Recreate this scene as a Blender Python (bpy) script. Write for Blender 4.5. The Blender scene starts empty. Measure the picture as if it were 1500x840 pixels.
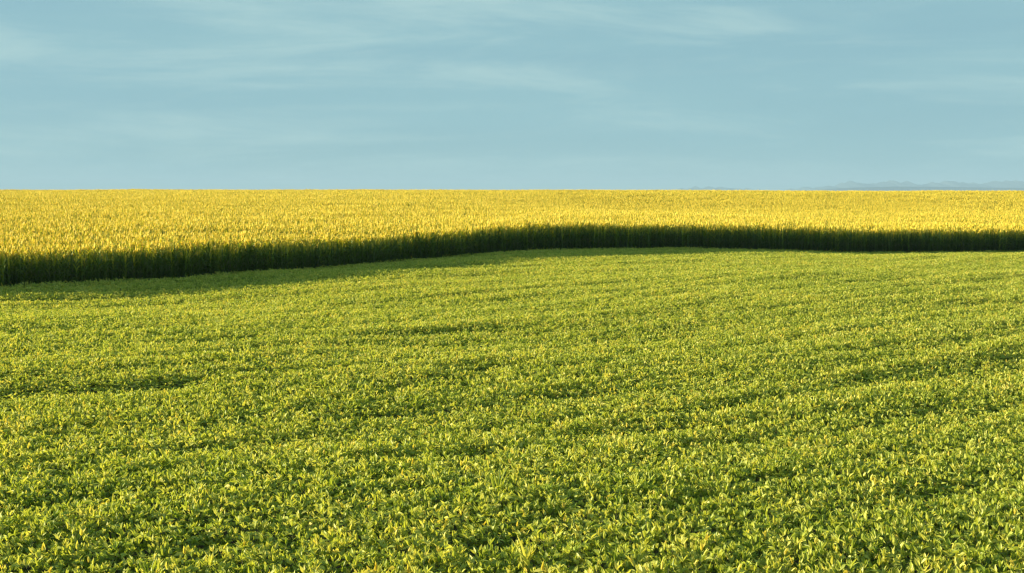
import bpy, math, random
import numpy as np

random.seed(11)
rng = np.random.default_rng(11)
scene = bpy.context.scene
COL = scene.collection

# ------------------------------------------------------------------ light
EYE = 5.5                       # eye height above the near ground
SUN_EL = math.radians(9.6)
SUN_DIR = (-.9955, .095)       # horizontal direction towards the sun: low, from the left

# ------------------------------------------------------------------ terrain
EDGE_X = np.array([-220., -60., -40., -33.5, -27.5, -21.4, -15.2, -7.6, 2.9, 15.5, 25.4, 35.8, 50.0, 80., 220.])
EDGE_Y = np.array([-10., 55.0, 67.5, 71.8, 75.5, 80.5, 90.5, 104., 119., 128., 131., 134., 138., 145., 175.])

def pchip(xs, ys):
    h = np.diff(xs); d = np.diff(ys) / h
    m = np.zeros(len(xs)); m[0] = d[0]; m[-1] = d[-1]
    for i in range(1, len(xs) - 1):
        if d[i - 1] * d[i] > 0:
            w1 = 2 * h[i] + h[i - 1]; w2 = h[i] + 2 * h[i - 1]
            m[i] = (w1 + w2) / (w1 / d[i - 1] + w2 / d[i])
    def f(x):
        x = np.clip(np.asarray(x, float), xs[0], xs[-1])
        i = np.clip(np.searchsorted(xs, x) - 1, 0, len(xs) - 2)
        t = (x - xs[i]) / h[i]
        return ((1 + 2*t) * (1-t)**2 * ys[i] + t * (1-t)**2 * h[i] * m[i]
                + t*t * (3 - 2*t) * ys[i+1] + t*t * (t - 1) * h[i] * m[i+1])
    return f
edge_y = pchip(EDGE_X, EDGE_Y)
bump = pchip(np.array([-.9, -.364, -.073, .024, .121, .194, .267, .364, .9]),
             np.array([0., 0., .05, .22, .03, -.24, -.62, -.72, -.75]))

def sm(a, b, x):
    t = np.clip((np.asarray(x, float) - a) / (b - a), 0, 1)
    return t * t * (3 - 2 * t)

HASH = np.random.default_rng(5).random((256, 256))
def vnoise(x, y):
    x = np.asarray(x, float); y = np.asarray(y, float)
    xi = np.floor(x).astype(int); yi = np.floor(y).astype(int)
    fx = x - xi; fy = y - yi
    fx = fx*fx*(3-2*fx); fy = fy*fy*(3-2*fy)
    g = lambda a, b: HASH[a % 256, b % 256]
    return ((g(xi, yi)*(1-fx) + g(xi+1, yi)*fx)*(1-fy) + (g(xi, yi+1)*(1-fx) + g(xi+1, yi+1)*fx)*fy)

CREST = 335.
def ground(X, Y):
    X = np.asarray(X, float); Y = np.asarray(Y, float)
    Ys = np.maximum(Y, 15.)
    u = X / Ys
    de = np.maximum(edge_y(X), 40.)
    z = bump(u) * sm(.80, .99, Ys / de) * (1 - .8 * sm(150, 240, Y))
    # long slope of the maize field: even on the left, late and steeper on the right
    tl = np.clip((Y - de) / (CREST - de), 0, 1)
    left = 3.75 * tl ** 1.0
    right = 3.25 * sm(.40, 1.02, tl) + .35 * tl
    w = sm(-.10, .12, u)
    z = z + left * (1 - w) + right * w
    # over the crest the land falls away to the plain
    z = z - 1.1 * sm(CREST, CREST + 60, Y) - 9.5 * sm(CREST + 30, 900, Y)
    z = z + .10 * (vnoise(X * .045 + 7, Y * .03 + 3) - .5) * sm(20, 60, Y)
    soy = 1 - sm(.84, .985, Ys / de)
    z = z + soy * (.45 * np.exp(-((X - 13) / 21) ** 2 - ((Y - 72) / 22) ** 2) - .50 * np.exp(-((X + 17) / 12) ** 2 - ((Y - 67) / 9) ** 2))
    z = z + soy * .27 * (vnoise(X * .07 + Y * .02 + 17, Y * .17 - X * .03) - .5) * sm(16, 30, Y)
    return z

# ------------------------------------------------------------------ materials
def nd(nt, t, **kw):
    n = nt.nodes.new(t)
    for k, v in kw.items(): setattr(n, k, v)
    return n

def new_mat(name):
    m = bpy.data.materials.new(name); m.use_nodes = True
    nt = m.node_tree; nt.nodes.clear()
    return m, nt, nd(nt, 'ShaderNodeOutputMaterial')

def leaf_mat(name, ramp, trans_gain, trans_mix, gloss=.06, rough=.45, spread=.35, field=0.0):
    """leaf colour comes from a per-leaf tone and a per-plant random; light passes through the blade"""
    m, nt, out = new_mat(name); L = nt.links.new
    at = nd(nt, 'ShaderNodeAttribute', attribute_name='tone')
    oi = nd(nt, 'ShaderNodeObjectInfo')
    a = nd(nt, 'ShaderNodeMath', operation='MULTIPLY_ADD'); L(oi.outputs['Random'], a.inputs[0]); a.inputs[1].default_value = spread
    L(at.outputs['Fac'], a.inputs[2])
    s = nd(nt, 'ShaderNodeMath', operation='SUBTRACT'); L(a.outputs[0], s.inputs[0]); s.inputs[1].default_value = spread * .5
    src = s.outputs[0]
    if field:                        # slow change of colour over the field
        geo = nd(nt, 'ShaderNodeNewGeometry')
        no = nd(nt, 'ShaderNodeTexNoise'); no.inputs['Scale'].default_value = .09; no.inputs['Detail'].default_value = 3
        L(geo.outputs['Position'], no.inputs['Vector'])
        f = nd(nt, 'ShaderNodeMath', operation='MULTIPLY_ADD'); L(no.outputs['Fac'], f.inputs[0]); f.inputs[1].default_value = field
        L(src, f.inputs[2])
        f2 = nd(nt, 'ShaderNodeMath', operation='SUBTRACT'); L(f.outputs[0], f2.inputs[0]); f2.inputs[1].default_value = field * .5
        src = f2.outputs[0]
    cr = nd(nt, 'ShaderNodeValToRGB')
    el = cr.color_ramp.elements
    el[0].position, el[0].color = ramp[0][0], (*ramp[0][1], 1)
    el[1].position, el[1].color = ramp[-1][0], (*ramp[-1][1], 1)
    for p, c in ramp[1:-1]:
        e = el.new(p); e.color = (*c, 1)
    L(src, cr.inputs['Fac'])
    df = nd(nt, 'ShaderNodeBsdfDiffuse'); L(cr.outputs['Color'], df.inputs['Color'])
    mul = nd(nt, 'ShaderNodeMix', data_type='RGBA', blend_type='MULTIPLY'); mul.inputs['Factor'].default_value = 1
    L(cr.outputs['Color'], mul.inputs[6]); mul.inputs[7].default_value = (*trans_gain, 1)
    tr = nd(nt, 'ShaderNodeBsdfTranslucent'); L(mul.outputs[2], tr.inputs['Color'])
    mx = nd(nt, 'ShaderNodeMixShader'); mx.inputs[0].default_value = trans_mix
    L(df.outputs[0], mx.inputs[1]); L(tr.outputs[0], mx.inputs[2])
    gl = nd(nt, 'ShaderNodeBsdfGlossy'); gl.inputs['Roughness'].default_value = rough
    gl.inputs['Color'].default_value = (.9, .9, .85, 1)
    mg = nd(nt, 'ShaderNodeMixShader'); mg.inputs[0].default_value = gloss
    L(mx.outputs[0], mg.inputs[1]); L(gl.outputs[0], mg.inputs[2])
    L(mg.outputs[0], out.inputs['Surface'])
    return m

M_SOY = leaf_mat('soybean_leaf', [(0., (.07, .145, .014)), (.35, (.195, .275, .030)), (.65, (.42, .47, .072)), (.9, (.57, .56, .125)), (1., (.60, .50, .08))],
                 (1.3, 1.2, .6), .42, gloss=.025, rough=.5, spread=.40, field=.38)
M_SOYSTEM = leaf_mat('soybean_stem', [(0., (.06, .08, .02)), (1., (.14, .15, .04))], (1, 1, 1), .1)
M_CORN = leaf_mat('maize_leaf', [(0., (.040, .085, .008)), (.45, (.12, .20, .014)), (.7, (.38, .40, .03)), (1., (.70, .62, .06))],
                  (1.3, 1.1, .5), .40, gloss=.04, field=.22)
M_CORNSTALK = leaf_mat('maize_stalk', [(0., (.05, .08, .015)), (1., (.16, .16, .04))], (1, 1, 1), .05)
M_TASSEL = leaf_mat('maize_tassel', [(0., (.78, .60, .06)), (.6, (.93, .76, .10)), (1., (.95, .83, .17))], (1, .97, .85), .38, gloss=.02, field=.3)

def soil_mat():
    m, nt, out = new_mat('field_soil'); L = nt.links.new
    geo = nd(nt, 'ShaderNodeNewGeometry')
    n1 = nd(nt, 'ShaderNodeTexNoise'); n1.inputs['Scale'].default_value = 3.; n1.inputs['Detail'].default_value = 8
    n2 = nd(nt, 'ShaderNodeTexNoise'); n2.inputs['Scale'].default_value = .004; n2.inputs['Detail'].default_value = 5
    L(geo.outputs['Position'], n1.inputs['Vector']); L(geo.outputs['Position'], n2.inputs['Vector'])
    c1 = nd(nt, 'ShaderNodeValToRGB'); c1.color_ramp.elements[0].color = (.022, .017, .010, 1); c1.color_ramp.elements[1].color = (.075, .055, .030, 1)
    L(n1.outputs['Fac'], c1.inputs['Fac'])
    c2 = nd(nt, 'ShaderNodeValToRGB'); c2.color_ramp.elements[0].color = (.06, .09, .02, 1); c2.color_ramp.elements[1].color = (.24, .19, .06, 1)
    c2.color_ramp.elements[0].position = .4; c2.color_ramp.elements[1].position = .6
    L(n2.outputs['Fac'], c2.inputs['Fac'])
    sx = nd(nt, 'ShaderNodeSeparateXYZ'); L(geo.outputs['Position'], sx.inputs[0])
    mr = nd(nt, 'ShaderNodeMapRange'); mr.inputs['From Min'].default_value = 380; mr.inputs['From Max'].default_value = 420
    L(sx.outputs['Y'], mr.inputs['Value'])
    mx = nd(nt, 'ShaderNodeMix', data_type='RGBA'); L(mr.outputs[0], mx.inputs['Factor']); L(c1.outputs[0], mx.inputs[6]); L(c2.outputs[0], mx.inputs[7])
    bs = nd(nt, 'ShaderNodeBsdfPrincipled'); bs.inputs['Roughness'].default_value = .95; L(mx.outputs[2], bs.inputs['Base Color'])
    bp = nd(nt, 'ShaderNodeBump'); bp.inputs['Strength'].default_value = .6; bp.inputs['Distance'].default_value = .05
    L(n1.outputs['Fac'], bp.inputs['Height']); L(bp.outputs[0], bs.inputs['Normal'])
    L(bs.outputs[0], out.inputs['Surface'])
    return m

def hill_mat():
    m, nt, out = new_mat('haze_tinted_wooded_rock'); L = nt.links.new
    geo = nd(nt, 'ShaderNodeNewGeometry')
    n1 = nd(nt, 'ShaderNodeTexNoise'); n1.inputs['Scale'].default_value = .004; n1.inputs['Detail'].default_value = 8
    L(geo.outputs['Position'], n1.inputs['Vector'])
    c1 = nd(nt, 'ShaderNodeValToRGB'); c1.color_ramp.elements[0].color = (.03, .05, .055, 1); c1.color_ramp.elements[1].color = (.09, .11, .12, 1)  # blue of the distant haze put into the hill colour
    L(n1.outputs['Fac'], c1.inputs['Fac'])
    bs = nd(nt, 'ShaderNodeBsdfDiffuse'); L(c1.outputs[0], bs.inputs['Color']); L(bs.outputs[0], out.inputs['Surface'])
    return m

# ------------------------------------------------------------------ mesh helpers
class MB:
    def __init__(self): self.v = []; self.f = []; self.t = []
    def add(self, verts, faces, tone):
        b = len(self.v); self.v += [tuple(p) for p in verts]
        self.f += [tuple(i + b for i in f) for f in faces]; self.t += [tone] * len(verts)
    def mesh(self, name, mat, smooth=True):
        me = bpy.data.meshes.new(name); me.from_pydata(self.v, [], self.f)
        a = me.attributes.new('tone', 'FLOAT', 'POINT'); a.data.foreach_set('value', self.t)
        me.materials.append(mat)
        if smooth: me.polygons.foreach_set('use_smooth', [True] * len(me.polygons))
        me.update(); return me

def frame(d, roll=0.):
    d = np.array(d, float); d /= np.linalg.norm(d)
    up = np.array([0, 0, 1.]) if abs(d[2]) < .97 else np.array([1., 0, 0])
    s = np.cross(d, up); s /= np.linalg.norm(s); n = np.cross(s, d)
    c, q = math.cos(roll), math.sin(roll)
    return d, s * c + n * q, n * c - s * q

def tube(mb, pts, radii, sides, tone):
    vs = []; fs = []
    for i, p in enumerate(pts):
        a = np.array(pts[max(i - 1, 0)], float); b = np.array(pts[min(i + 1, len(pts) - 1)], float)
        d, s, n = frame(b - a)
        for k in range(sides):
            t = 2 * math.pi * k / sides
            vs.append(np.array(p) + radii[i] * (s * math.cos(t) + n * math.sin(t)))
    for i in range(len(pts) - 1):
        for k in range(sides):
            k2 = (k + 1) % sides
            fs.append((i*sides + k, i*sides + k2, (i+1)*sides + k2, (i+1)*sides + k))
    mb.add(vs, fs, tone)

def leaflet(mb, p, d, length, width, roll, droop, tone):
    """ovate pointed soybean leaflet, folded along its midrib and bent towards the tip"""
    d, s, n = frame(d, roll)
    prof = [(0., .06), (.18, .74), (.40, 1.0), (.72, .56), (1., .0)]
    vs = []; cols = []
    for t, w in prof:
        c = np.array(p) + d * length * t - n * droop * length * t * t
        hw = width * .5 * w; lift = hw * .35
        if w == 0: vs.append(c); cols.append((len(vs) - 1,))
        else:
            vs += [c - s * hw + n * lift, c, c + s * hw + n * lift]; cols.append((len(vs) - 3, len(vs) - 2, len(vs) - 1))
    fs = []
    for a, b in zip(cols[:-1], cols[1:]):
        if len(b) == 3: fs += [(a[0], a[1], b[1], b[0]), (a[1], a[2], b[2], b[1])]
        else: fs += [(a[0], a[1], b[0]), (a[1], a[2], b[0])]
    mb.add(vs, fs, tone)

def soy_plant(R, h=.56):
    stem, fol = MB(), MB()
    lean = np.array([R.uniform(-.06, .06), R.uniform(-.06, .06), 0])
    pts = [lean * t * t * 1.0 + np.array([0, 0, h * .86 * t]) for t in (0, .35, .7, 1)]
    tube(stem, pts, [.005, .0045, .0035, .002], 4, .4)
    n = 14
    for i in range(n):
        t = (.30 + .70 * (i + .5) / n)
        az = i * 2.4 + R.uniform(-.5, .5)
        base = lean * t * t + np.array([0, 0, h * .86 * t])
        el = math.radians(R.uniform(15, 60)) * (.6 + .6 * t)
        plen = R.uniform(.10, .20) * (1.15 - .45 * t)
        pd = np.array([math.cos(az) * math.cos(el), math.sin(az) * math.cos(el), math.sin(el)])
        tip = base + pd * plen
        tip[2] = min(tip[2], h * R.uniform(.86, 1.02))
        tube(stem, [base, (base + tip) / 2 + np.array([0, 0, .01]), tip], [.0018, .0016, .0013], 3, .6)
        up = R.random() < .35 + .35 * t
        pitch = math.radians(R.uniform(45, 86) if up else R.uniform(-30, 45))
        tone = .32 + .53 * t ** 2 * R.uniform(.55, 1.15) + R.uniform(-.06, .06)  # lower leaf tone lifted, in place of light reaching into the canopy
        L = R.uniform(.09, .14) * (1.1 - .22 * t)
        for off in (0., 1.25, -1.25):
            a = az + off * (.6 if up else 1) + R.uniform(-.25, .25)
            pt = pitch + R.uniform(-.35, .35)
            d = np.array([math.cos(a) * math.cos(pt), math.sin(a) * math.cos(pt), math.sin(pt)])
            st = tip + (pd * .02 if off == 0 else 0)
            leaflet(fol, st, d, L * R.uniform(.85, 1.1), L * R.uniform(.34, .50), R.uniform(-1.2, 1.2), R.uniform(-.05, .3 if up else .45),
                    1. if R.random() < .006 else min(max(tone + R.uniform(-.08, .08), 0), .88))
    return stem, fol

def blade(mb, p, az, length, width, el0, bend, tone, twist=0.):
    """long arching maize leaf, V-folded, tapering to a point"""
    pos = np.array(p, float); el = el0; N = 6
    vs = []; fs = []; cols = []
    for i in range(N + 1):
        t = i / N
        a = az + twist * t
        d = np.array([math.cos(a) * math.cos(el), math.sin(a) * math.cos(el), math.sin(el)])
        _, s, n = frame(d, twist * t * .8)
        hw = width * .5 * (min(1, .55 + 2.2 * t) if t < .35 else max(0, 1 - ((t - .35) / .65) ** 1.7))
        if i == N: vs.append(pos.copy()); cols.append((len(vs) - 1,))
        else:
            vs += [pos - s * hw + n * hw * .4, pos.copy(), pos + s * hw + n * hw * .4]; cols.append((len(vs) - 3, len(vs) - 2, len(vs) - 1))
        pos = pos + d * length / N
        el -= bend / N * (.6 + .9 * t)
    for a, b in zip(cols[:-1], cols[1:]):
        if len(b) == 3: fs += [(a[0], a[1], b[1], b[0]), (a[1], a[2], b[2], b[1])]
        else: fs += [(a[0], a[1], b[0]), (a[1], a[2], b[0])]
    mb.add(vs, fs, tone)

def corn_plant(R, H=2.05):
    stalk, fol, tas = MB(), MB(), MB()
    lean = np.array([R.uniform(-.08, .08), R.uniform(-.08, .08), 0])
    at = lambda t: lean * t * t + np.array([0, 0, H * t])
    tube(stalk, [at(t) for t in (0, .3, .65, 1)], [.014, .013, .010, .005], 5, .5)
    ear_z = R.uniform(.42, .5)                       # the cob, in its husk, close to the stalk
    ea = R.uniform(0, 6.28); e0 = at(ear_z)
    ed = np.array([math.cos(ea) * .35, math.sin(ea) * .35, .94])
    tube(stalk, [e0, e0 + ed * .06, e0 + ed * .15, e0 + ed * .23], [.012, .026, .024, .006], 5, .9)
    az0 = R.uniform(0, math.pi)
    n = 14
    for i in range(n):
        t = .08 + .90 * (i + .3) / n
        az = az0 + (math.pi if i % 2 else 0) + R.uniform(-.45, .45)
        mid = 1 - abs(t - .5) * 1.3
        ln = (.45 + .42 * mid) * R.uniform(.85, 1.15)
        wd = (.058 + .035 * mid) * R.uniform(.9, 1.1)
        el0 = math.radians(R.uniform(52, 74) + (10 if t > .7 else 0))
        bend = math.radians(R.uniform(70, 150) * (.55 if t > .7 else 1))
        tone = .16 + .25 * t + .42 * max(0, t - .6) / .4 + R.uniform(-.08, .1)  # upper leaves yellower: golden low sunlight put into their tone
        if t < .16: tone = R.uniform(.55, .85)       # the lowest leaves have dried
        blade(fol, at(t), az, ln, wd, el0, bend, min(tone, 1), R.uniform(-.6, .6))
    top = at(1.)
    sp = np.array([R.uniform(-.1, .1), R.uniform(-.1, .1), 1])
    tube(tas, [top, top + sp * .2, top + sp * .40], [.009, .019, .007], 3, .6)
    for k in range(12):
        a = R.uniform(0, 6.28); el = math.radians(R.uniform(50, 82))
        p0 = top + np.array([0, 0, R.uniform(-.02, .14)])
        d0 = np.array([math.cos(a) * math.cos(el), math.sin(a) * math.cos(el), math.sin(el)])
        l = R.uniform(.15, .25)
        p1 = p0 + d0 * l * .55; d1 = d0 + np.array([0, 0, -R.uniform(.1, .5)]); p2 = p1 + d1 * l * .45
        tube(tas, [p0, p1, p2], [.0065, .0155, .006], 3, R.uniform(.3, .9))
    return stalk, fol, tas

def merged(name, pieces):
    """one mesh out of (MB, material) pieces, a material slot each"""
    v = []; f = []; t = []; mi = []; mats = []
    for mb, m in pieces:
        b = len(v); v += mb.v; f += [tuple(i + b for i in q) for q in mb.f]; t += mb.t
        if m not in mats: mats.append(m)
        mi += [mats.index(m)] * len(mb.f)
    me = bpy.data.meshes.new(name); me.from_pydata(v, [], f)
    a = me.attributes.new('tone', 'FLOAT', 'POINT'); a.data.foreach_set('value', t)
    for m in mats: me.materials.append(m)
    me.polygons.foreach_set('material_index', mi); me.polygons.foreach_set('use_smooth', [True] * len(f))
    me.update(); return me

# ------------------------------------------------------------------ ground
def grid_axis(parts):
    out = []
    for a, b, n in parts: out += list(np.linspace(a, b, n, endpoint=False))
    return np.array(out + [parts[-1][1]])
gx = grid_axis([(-30000, -2000, 10), (-2000, -260, 12), (-260, 260, 261), (260, 2000, 12), (2000, 30000, 10)])
gy = grid_axis([(-2000, -20, 10), (-20, 420, 221), (420, 1000, 20), (1000, 30000, 24)])
GX, GY = np.meshgrid(gx, gy); GZ = ground(GX, GY)
nx, ny = len(gx), len(gy)
verts = np.stack([GX.ravel(), GY.ravel(), GZ.ravel()], 1).tolist()
faces = [(j*nx+i, j*nx+i+1, (j+1)*nx+i+1, (j+1)*nx+i) for j in range(ny-1) for i in range(nx-1)]
me = bpy.data.meshes.new('ground'); me.from_pydata(verts, [], faces); me.polygons.foreach_set('use_smooth', [True]*len(faces)); me.update()
me.materials.append(soil_mat())
g = bpy.data.objects.new('ground', me); COL.objects.link(g); g['kind'] = 'structure'
g['label'] = 'brown field soil under the soybean and maize crops'

# ------------------------------------------------------------------ distant mountains
F = 2060.                        # photograph's focal length in its own pixels
M_HILL = hill_mat()
def ridge(name, dist, depth, prof, seed, rough):
    """a mountain range standing on the plain: prof = (pixel column, pixels above the eye line)"""
    px = np.array([p[0] for p in prof], float); ph = np.array([p[1] for p in prof], float)
    f = pchip((px - 750) / F * dist, ph / F * dist)
    xs = np.linspace((px[0] - 750) / F * dist, (px[-1] - 750) / F * dist, 360)
    ds = np.linspace(-1, 1, 25)
    X, D = np.meshgrid(xs, ds)
    top = f(xs) + EYE + 10 + rough * (vnoise(xs / dist * 330 + seed, seed * 3.1) - .5) + .5 * rough * (vnoise(xs / dist * 900 + seed, 9.2) - .5)
    prof_d = np.clip(1 - np.abs(D), 0, 1) ** 1.2
    Z = -11 + top[None, :] * prof_d * (1 + .35 * (vnoise(X / dist * 250, D * 5 + seed) - .5) * (1 - prof_d))
    Y = dist + D * depth + 300 * (vnoise(X / dist * 60, 3.3 + 0 * D) - .5)
    n = len(xs); v = np.stack([X.ravel(), Y.ravel(), Z.ravel()], 1).tolist()
    fc = [(j*n+i, j*n+i+1, (j+1)*n+i+1, (j+1)*n+i) for j in range(len(ds)-1) for i in range(n-1)]
    me = bpy.data.meshes.new(name); me.from_pydata(v, [], fc); me.materials.append(M_HILL); me.update()
    o = bpy.data.objects.new(name, me); COL.objects.link(o); o['kind'] = 'structure'; return o
o = ridge('mountain_range', 24000, 2200, [(960, -2), (1010, 8), (1045, 9.5), (1080, 7), (1130, 3), (1180, 7), (1200, 9), (1222, 11), (1236, 15), (1246, 17.5), (1256, 14),
      (1275, 12), (1295, 16), (1305, 17.5), (1318, 15.5), (1328, 16.5), (1345, 12.5), (1372, 16), (1392, 18), (1408, 17), (1425, 13), (1450, 16.5),
      (1472, 17.5), (1500, 16), (1540, 18), (1600, 13), (1700, 15), (1800, -4)], 3, 60)
o['label'] = 'pale blue mountain range fading into haze on the right horizon'
o = ridge('foothills', 17000, 1600, [(1120, -6), (1180, 2), (1215, 6), (1260, 8.2), (1320, 9.4), (1400, 8.6), (1455, 8.0), (1500, 7), (1580, 8), (1700, -5)], 8, 4)
o['label'] = 'low blue foothills in front of the paler mountain range'

# ------------------------------------------------------------------ crop planting positions
def px_to_ground(x, y):
    a = math.atan((y - 420) / F) + math.atan(137 / F)
    Y = (EYE - .5) / math.tan(a); return (x - 750) / F * Y, Y
# hollows in the soybean stand, where the crop is lower: (column, row, half width px, half depth m, strength)
HOLLOWS = [(120, 568, 170, 1.0, .33), (255, 560, 60, .8, .28), (600, 491, 190, 1.0, .24), (700, 541, 60, .9, .4), (560, 664, 60, .55, .42), (690, 659, 50, .5, .55),
           (840, 577, 90, .6, .32), (900, 522, 120, .9, .22), (650, 506, 90, .8, .25), (420, 545, 110, .8, .25), (820, 630, 90, .6, .3),
           (180, 690, 110, .4, .35), (60, 690, 60, .5, .4), (380, 660, 60, .45, .3), (1070, 640, 120, .6, .3), (1220, 560, 150, .9, .25), (1380, 600, 130, .7, .28),
           (1250, 520, 160, 1.0, .22), (1420, 455, 120, 1.4, .25), (1380, 430, 110, 1.6, .25), (1130, 700, 90, .45, .3), (1400, 720, 90, .4, .3),
           (720, 795, 60, .35, .4), (860, 745, 60, .3, .3), (330, 790, 60, .3, .3), (950, 620, 80, .6, .3), (300, 500, 120, .9, .2), (1000, 470, 120, 1.2, .2),
           (1340, 405, 90, 1.7, .28), (1330, 660, 80, .5, .3), (540, 600, 80, .6, .25), (70, 470, 90, .9, .22)]
def row_f(X, Y): return Y - .78 * X - .006 * X * X           # drill rows run obliquely, away to the right
def soy_height(X, Y):
    f = row_f(X, Y)
    h = .92 + .26 * (vnoise(X * .13 + 4, f * .62) - .5) + .16 * (vnoise(X * .4 + 2, f * 1.3 + 5) - .5) + .10 * (vnoise(X * 2.1 + 9, Y * 2.1) - .5)
    h = h + .07 * np.cos(2 * math.pi * f / .98) * sm(.35, .75, vnoise(X * .06 + 51, f * .11 + 3))
    for cx, cy, hw, hd, s in HOLLOWS:
        x0, y0 = px_to_ground(cx, cy); w = hw / F * y0
        sl = .45 * (.78 + .012 * x0)
        r2 = ((X - x0) / w) ** 2 + ((Y - y0 - sl * (X - x0)) / hd) ** 2
        h = h - s * (.62 if cx > 800 else .95) * np.exp(-r2 ** 1.5)
    return np.clip(h, .30, 1.25)

def jgrid(x0, x1, y0, y1, sx, sy, j):
    X, Y = np.meshgrid(np.arange(x0, x1, sx), np.arange(y0, y1, sy))
    X = X + (np.arange(Y.shape[0]) % 2)[:, None] * sx * .5
    return (X + rng.uniform(-j, j, X.shape) * sx).ravel(), (Y + rng.uniform(-j, j, Y.shape) * sy).ravel()
in_view = lambda X, Y, m=5.: np.abs(X) < .364 * 1.10 * Y + m

SX, SY = jgrid(-75, 75, 12.5, 152, .247, .255, .42)
k = in_view(SX, SY) & (SY < edge_y(SX) - .45)
SX, SY = SX[k], SY[k]
SH = soy_height(SX, SY)
order = np.argsort(SY); SX, SY, SH = SX[order], SY[order], SH[order]
# the 300 plants that show largest: the nearest ones inside the frame
tan_b = math.tan(math.atan(137 / F) + math.atan(420 / F))
own = np.where((SY > (EYE - .42) / tan_b) & (np.abs(SX) < .36 * SY))[0][:300]
rest = np.ones(len(SX), bool); rest[own] = False

# ------------------------------------------------------------------ plants as objects
def thing(name, label, cat, group, loc, rz, sc):
    e = bpy.data.objects.new(name, None); e.empty_display_size = .1
    COL.objects.link(e); e.location = loc; e.rotation_euler = (0, 0, rz); e.scale = sc
    e['label'] = label; e['category'] = cat
    if group: e['group'] = group
    return e
def child(name, me, parent):
    o = bpy.data.objects.new(name, me); COL.objects.link(o); o.parent = parent; return o

soy_src = bpy.data.collections.new('soybean_variants'); corn_src = bpy.data.collections.new('maize_variants'); clump_src = bpy.data.collections.new('maize_clump_variants')
soy_parts = []; corn_parts = []
for i in range(10):
    R = random.Random(100 + i); st, fo = soy_plant(R)
    soy_parts.append((st.mesh('stem', M_SOYSTEM), fo.mesh('foliage', M_SOY, False)))
    o = bpy.data.objects.new('soybean_%02d' % i, merged('soybean', [(fo, M_SOY), (st, M_SOYSTEM)])); soy_src.objects.link(o)
corn_mb = []
for i in range(10):
    R = random.Random(200 + i); a, b, c = corn_plant(R); corn_mb.append((a, b, c))
    corn_parts.append((a.mesh('stalk', M_CORNSTALK), b.mesh('foliage', M_CORN), c.mesh('tassel', M_TASSEL)))
    o = bpy.data.objects.new('maize_%02d' % i, merged('maize', [(b, M_CORN), (a, M_CORNSTALK), (c, M_TASSEL)])); corn_src.objects.link(o)
def shifted(mb, dx, dy, rz, s):
    q = MB(); c, n = math.cos(rz), math.sin(rz)
    q.v = [((x*c - y*n) * s + dx, (x*n + y*c) * s + dy, z * s) for x, y, z in mb.v]; q.f = mb.f; q.t = mb.t; return q
for i in range(8):
    R = random.Random(300 + i); pcs = []
    for gxk in range(4):
        for gyk in range(2):
            src = corn_mb[R.randrange(10)]; args = ((gxk - 1.5) * .27 + R.uniform(-.12, .12), (gyk - .5) * .5 + R.uniform(-.15, .15), R.uniform(0, 6.28), R.uniform(.89, 1.08))
            for mb, m in ((src[1], M_CORN), (src[0], M_CORNSTALK), (src[2], M_TASSEL)): pcs.append((shifted(mb, *args), m))
    o = bpy.data.objects.new('maize_clump_%02d' % i, merged('maize_clump', pcs)); clump_src.objects.link(o)

def scatter(name, coll, P, rot, scl, idx, label):
    """one stuff object: a cloud of planting points that carries a plant on each"""
    me = bpy.data.meshes.new(name); me.vertices.add(len(P)); me.vertices.foreach_set('co', np.asarray(P, np.float32).ravel())
    for an, ty, fld, d in (('rot', 'FLOAT_VECTOR', 'vector', rot), ('scl', 'FLOAT_VECTOR', 'vector', scl), ('idx', 'INT', 'value', idx)):
        a = me.attributes.new(an, ty, 'POINT'); a.data.foreach_set(fld, np.asarray(d, np.int32 if ty == 'INT' else np.float32).ravel())
    o = bpy.data.objects.new(name, me); COL.objects.link(o); o['kind'] = 'stuff'; o['label'] = label
    ng = bpy.data.node_groups.new(name + '_planting', 'GeometryNodeTree')
    ng.interface.new_socket('Geometry', in_out='INPUT', socket_type='NodeSocketGeometry'); ng.interface.new_socket('Geometry', in_out='OUTPUT', socket_type='NodeSocketGeometry')
    gi = nd(ng, 'NodeGroupInput'); go = nd(ng, 'NodeGroupOutput'); L = ng.links.new
    ci = nd(ng, 'GeometryNodeCollectionInfo'); ci.inputs['Collection'].default_value = coll; ci.inputs['Separate Children'].default_value = True; ci.inputs['Reset Children'].default_value = True
    ip = nd(ng, 'GeometryNodeInstanceOnPoints'); ip.inputs['Pick Instance'].default_value = True
    def attr(n, t):
        q = nd(ng, 'GeometryNodeInputNamedAttribute', data_type=t); q.inputs['Name'].default_value = n; return q.outputs['Attribute']
    L(gi.outputs[0], ip.inputs['Points']); L(ci.outputs[0], ip.inputs['Instance']); L(attr('idx', 'INT'), ip.inputs['Instance Index'])
    e2r = nd(ng, 'FunctionNodeEulerToRotation'); L(attr('rot', 'FLOAT_VECTOR'), e2r.inputs[0]); L(e2r.outputs[0], ip.inputs['Rotation'])
    L(attr('scl', 'FLOAT_VECTOR'), ip.inputs['Scale']); L(ip.outputs[0], go.inputs[0])
    md = o.modifiers.new('planting', 'NODES'); md.node_group = ng
    return o

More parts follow.
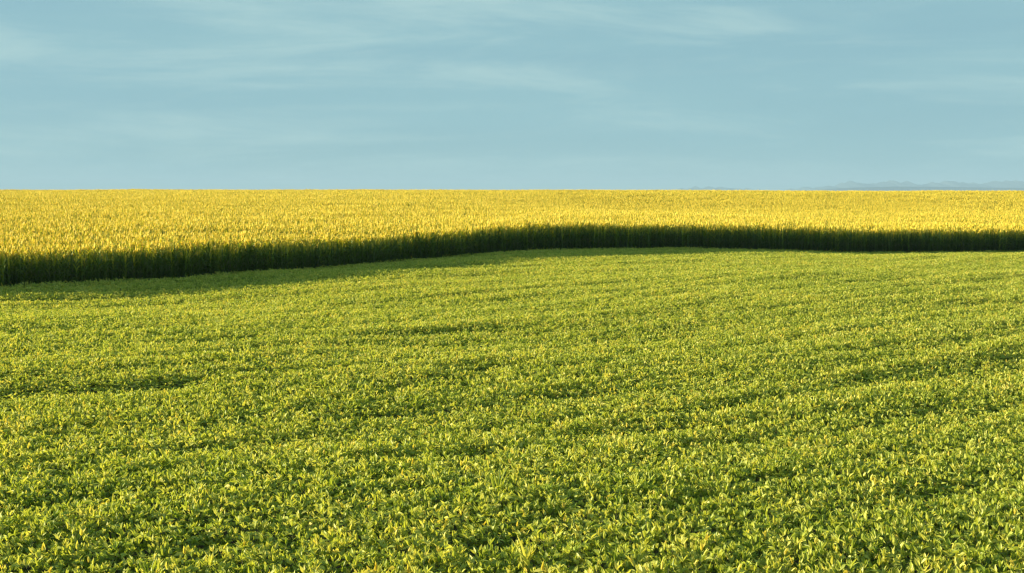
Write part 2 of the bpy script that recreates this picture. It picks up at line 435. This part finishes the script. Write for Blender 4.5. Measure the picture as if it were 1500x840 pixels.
# soybeans
n = int(rest.sum())
sc = np.ones((n, 3)); sc[:, 0] = sc[:, 1] = rng.uniform(.88, 1.15, n); sc[:, 2] = SH[rest] * rng.uniform(.9, 1.12, n)
rot = np.stack([rng.uniform(-.14, .14, n), rng.uniform(-.14, .14, n), rng.uniform(0, 6.28, n)], 1)
scatter('soybean_crop', soy_src, np.stack([SX[rest], SY[rest], ground(SX[rest], SY[rest])], 1), rot, sc, rng.integers(0, 10, n),
        'dense yellow-green soybean crop covering the field up to the maize')
for q in own:
    v = int(rng.integers(0, 10)); s = rng.uniform(.88, 1.15)
    e = thing('soybean_plant', 'leafy green soybean plant in the nearest strip of the soybean field', 'soybean plant', 'soybean plants in the nearest strip',
              (SX[q], SY[q], float(ground(SX[q], SY[q]))), rng.uniform(0, 6.28), (s, s, float(SH[q]) * rng.uniform(.9, 1.12)))
    child('stem', soy_parts[v][0], e); child('foliage', soy_parts[v][1], e)

def tuft(name, label, cat, px, py, n, ln, wd, tone, spread, seed):
    R = random.Random(seed); x, y = px_to_ground(px, py)
    e = thing(name, label, cat, None, (x, y, float(ground(x, y))), 0, (1, 1, 1))
    st = MB(); tube(st, [(0, 0, 0), (.01, 0, .16), (.015, .01, .34)], [.012, .010, .006], 5, .5); child('stem', st.mesh('stem', M_CORNSTALK), e)
    mb = MB()
    for i in range(n):
        blade(mb, (R.uniform(-.03, .03), R.uniform(-.03, .03), R.uniform(.12, .34)), R.uniform(0, 6.28), ln * R.uniform(.75, 1.15), wd, math.radians(R.uniform(70, 88)),
              math.radians(R.uniform(*spread)), min(1, tone + R.uniform(-.12, .12)), R.uniform(-.5, .5))
    child('foliage', mb.mesh('foliage', M_SOY), e)
tuft('grass_tuft', 'tuft of thin upright grass blades poking out of the soybeans near the bottom centre', 'grass tuft', 727, 722, 18, .74, .024, .66, (10, 60), 41)
tuft('maize_seedling', 'bright yellow upright maize seedling among the soybeans at the bottom edge', 'maize seedling', 772, 822, 9, .56, .060, .70, (10, 55), 42)
tuft('grass_tuft', 'small spiky green grass tuft in the soybeans near the bottom left corner', 'grass tuft', 207, 838, 11, .50, .020, .40, (5, 40), 43)

# maize: front row walked along the edge, then the body of the field
ex = np.arange(-75, 92, .02); ey = edge_y(ex)
sl = np.concatenate([[0], np.cumsum(np.hypot(np.diff(ex), np.diff(ey)))])
s_at = np.arange(0, sl[-1], .19); s_at = s_at + rng.uniform(-.06, .06, len(s_at))
FX = np.interp(s_at, sl, ex); FY = edge_y(FX) + rng.uniform(-.14, .14, len(FX)) - .55 * rng.random(len(FX)) ** 5 + .22 * (vnoise(FX * .35, 3.7 + 0 * FX) - .5)
k = in_view(FX, FY, 8.); FX, FY = FX[k], FY[k]
vis = np.where(np.abs(FX) < .366 * FY)[0]
fown = vis[np.argsort(FY[vis])][:300]
frest = np.ones(len(FX), bool); frest[fown] = False
def maize_scale(X, Y): return 1.0 + .13 * sm(-12, 8, X) * (1 - sm(150, 230, Y)) + .10 * (vnoise(X * .11, Y * .11) - .5) + .08 * (vnoise(X * .6, Y * .6) - .5)
for q in fown:
    v = int(rng.integers(0, 10)); s = float(maize_scale(FX[q], FY[q])) * rng.uniform(.80, 1.12)
    e = thing('maize_plant', 'tasselled maize plant in the shaded front row bordering the soybeans', 'maize plant', 'maize plants along the front row',
              (FX[q], FY[q], float(ground(FX[q], FY[q]))), rng.uniform(0, 6.28), (s, s, s))
    for nm, me in zip(('stalk', 'foliage', 'tassel'), corn_parts[v]): child(nm, me, e)
NEAR = 175.
CX, CY = jgrid(-110, 110, 30, NEAR, .38, .38, .42)
k = in_view(CX, CY, 14.) & (CY > edge_y(CX) + .32) & ((CY > 55) | (CX < -40)); CX, CY = CX[k], CY[k]
CX = np.concatenate([CX, FX[frest]]); CY = np.concatenate([CY, FY[frest]]); n = len(CX)
s = maize_scale(CX, CY) * rng.uniform(.90, 1.08, n)
rot = np.stack([rng.uniform(-.05, .05, n), rng.uniform(-.05, .05, n), rng.uniform(0, 6.28, n)], 1)
KX, KY = jgrid(-170, 170, NEAR + .3, CREST + 22, 1.02, .95, .3)
k = in_view(KX, KY, 14.) & (KY > edge_y(KX) + .6); KX, KY = KX[k], KY[k]; n2 = len(KX)
s2 = maize_scale(KX, KY) * rng.uniform(.96, 1.04, n2)
rot2 = np.stack([np.zeros(n2), np.zeros(n2), rng.uniform(0, 6.28, n2)], 1)
both = bpy.data.collections.new('maize_all_variants')
for c in (corn_src, clump_src):
    for o in c.objects: both.objects.link(o)
names = sorted(o.name for o in both.objects)
i_pl = [names.index('maize_%02d' % i) for i in range(10)]; i_cl = [names.index('maize_clump_%02d' % i) for i in range(8)]
P = np.concatenate([np.stack([CX, CY, ground(CX, CY)], 1), np.stack([KX, KY, ground(KX, KY)], 1)])
scatter('maize_crop', both, P, np.concatenate([rot, rot2]), np.repeat(np.concatenate([s, s2])[:, None], 3, 1),
        np.concatenate([np.array(i_pl)[rng.integers(0, 10, n)], np.array(i_cl)[rng.integers(0, 8, n2)]]),
        'golden tasselled maize crop rising to the skyline behind the soybeans')
print('counts soy', len(SX), 'maize', n, 'clumps', n2, 'front', len(FX))

# ------------------------------------------------------------------ air
def haze():
    x0, x1, y0, y1, z0, z1 = -30500, 30500, -2500, 30500, -16, 265
    v = [(x, y, z) for z in (z0, z1) for y in (y0, y1) for x in (x0, x1)]
    f = [(0, 2, 3, 1), (4, 5, 7, 6), (0, 1, 5, 4), (2, 6, 7, 3), (0, 4, 6, 2), (1, 3, 7, 5)]
    me = bpy.data.meshes.new('haze'); me.from_pydata(v, [], f); me.update()
    m, nt, out = new_mat('pale_air')
    pv = nd(nt, 'ShaderNodeVolumePrincipled'); pv.inputs['Color'].default_value = (.30, .46, .68, 1)
    pv.inputs['Density'].default_value = HAZE_DENSITY; pv.inputs['Anisotropy'].default_value = .0
    nt.links.new(pv.outputs[0], out.inputs['Volume']); me.materials.append(m)
    o = bpy.data.objects.new('haze', me); COL.objects.link(o); o['kind'] = 'stuff'
HAZE_DENSITY = 7.2e-5
haze()

# ------------------------------------------------------------------ sky and sun
w = bpy.data.worlds.new('World'); scene.world = w; w.use_nodes = True
nt = w.node_tree; nt.nodes.clear(); L = nt.links.new
out = nd(nt, 'ShaderNodeOutputWorld'); bg = nd(nt, 'ShaderNodeBackground'); bg.inputs['Strength'].default_value = .05
sky = nd(nt, 'ShaderNodeTexSky', sky_type='NISHITA'); sky.sun_disc = False; sky.sun_elevation = SUN_EL
sky.sun_rotation = math.atan2(SUN_DIR[0], SUN_DIR[1]) % (2 * math.pi); sky.air_density = .6; sky.dust_density = .6; sky.ozone_density = 4.0
tint = nd(nt, 'ShaderNodeMix', data_type='RGBA', blend_type='MULTIPLY'); tint.inputs['Factor'].default_value = 1; tint.inputs[7].default_value = (1.0, 1.0, .82, 1)
L(sky.outputs[0], tint.inputs[6])
tc = nd(nt, 'ShaderNodeTexCoord'); mp = nd(nt, 'ShaderNodeMapping'); mp.inputs['Scale'].default_value = (1.0, 1.0, 8.); mp.inputs['Rotation'].default_value = (0, math.radians(1.0), 0)
L(tc.outputs['Generated'], mp.inputs['Vector'])
def cloud(scale, detail, rough, dist, lo, hi, to_lo, to_hi, below, colour, off):
    m2 = nd(nt, 'ShaderNodeVectorMath', operation='ADD'); m2.inputs[1].default_value = off; L(mp.outputs[0], m2.inputs[0])
    nz = nd(nt, 'ShaderNodeTexNoise'); nz.inputs['Scale'].default_value = scale; nz.inputs['Detail'].default_value = detail
    nz.inputs['Roughness'].default_value = rough; nz.inputs['Distortion'].default_value = dist
    L(m2.outputs[0], nz.inputs['Vector'])
    cr = nd(nt, 'ShaderNodeMapRange', interpolation_type='SMOOTHSTEP'); cr.inputs['From Min'].default_value = lo; cr.inputs['From Max'].default_value = hi
    cr.inputs['To Min'].default_value = to_lo; cr.inputs['To Max'].default_value = to_hi
    L(nz.outputs['Fac'], cr.inputs['Value'])
    cm = nd(nt, 'ShaderNodeMix', data_type='RGBA'); L(cr.outputs[0], cm.inputs['Factor']); L(below, cm.inputs[6]); cm.inputs[7].default_value = (*colour, 1)
    return cm.outputs[2]
veil = cloud(3.2, 4, .5, .3, .30, .70,  .80, .95, tint.outputs[2], (2.02, 3.58, 3.95), (0, 0, 0))       # thin high veil over the whole sky
wisp = cloud(4.2, 12, .62, .5, .42, .70, 0, .72, veil, (3.1, 4.5, 4.5), (3.93, 1.7, .57))                    # brighter cirrus patches
L(wisp, bg.inputs['Color']); L(bg.outputs[0], out.inputs['Surface'])

sl_ = bpy.data.lights.new('sun', 'SUN'); sl_.energy = 5.0; sl_.angle = math.radians(.53); sl_.color = (1., .86, .55)
so = bpy.data.objects.new('sun', sl_); COL.objects.link(so)
from mathutils import Vector
tosun = Vector((SUN_DIR[0] * math.cos(SUN_EL), SUN_DIR[1] * math.cos(SUN_EL), math.sin(SUN_EL)))
so.rotation_euler = tosun.to_track_quat('Z', 'Y').to_euler(); so.location = (-40, 20, 30)

# ------------------------------------------------------------------ camera
cam = bpy.data.cameras.new('camera'); cam.sensor_width = 36; cam.lens = F / 1500 * 36; cam.clip_start = .1; cam.clip_end = 60000
co = bpy.data.objects.new('camera', cam); COL.objects.link(co); co.location = (0, 0, EYE)
co.rotation_euler = (math.radians(90) - math.atan(137 / F), 0, 0); scene.camera = co

vs = scene.view_settings; vs.view_transform = 'Standard'; vs.look = 'None'; vs.gamma = 1; vs.use_curve_mapping = False; vs.exposure = 1.6
scene.render.engine = 'CYCLES'; cy = scene.cycles
cy.max_bounces = 8; cy.diffuse_bounces = 4; cy.transmission_bounces = 5; cy.glossy_bounces = 2; cy.volume_bounces = 1; cy.caustics_reflective = False
cy.filter_width = 1.3; cy.use_denoising = True; cy.denoiser = 'OPENIMAGEDENOISE'; cy.denoising_input_passes = 'RGB_ALBEDO_NORMAL'
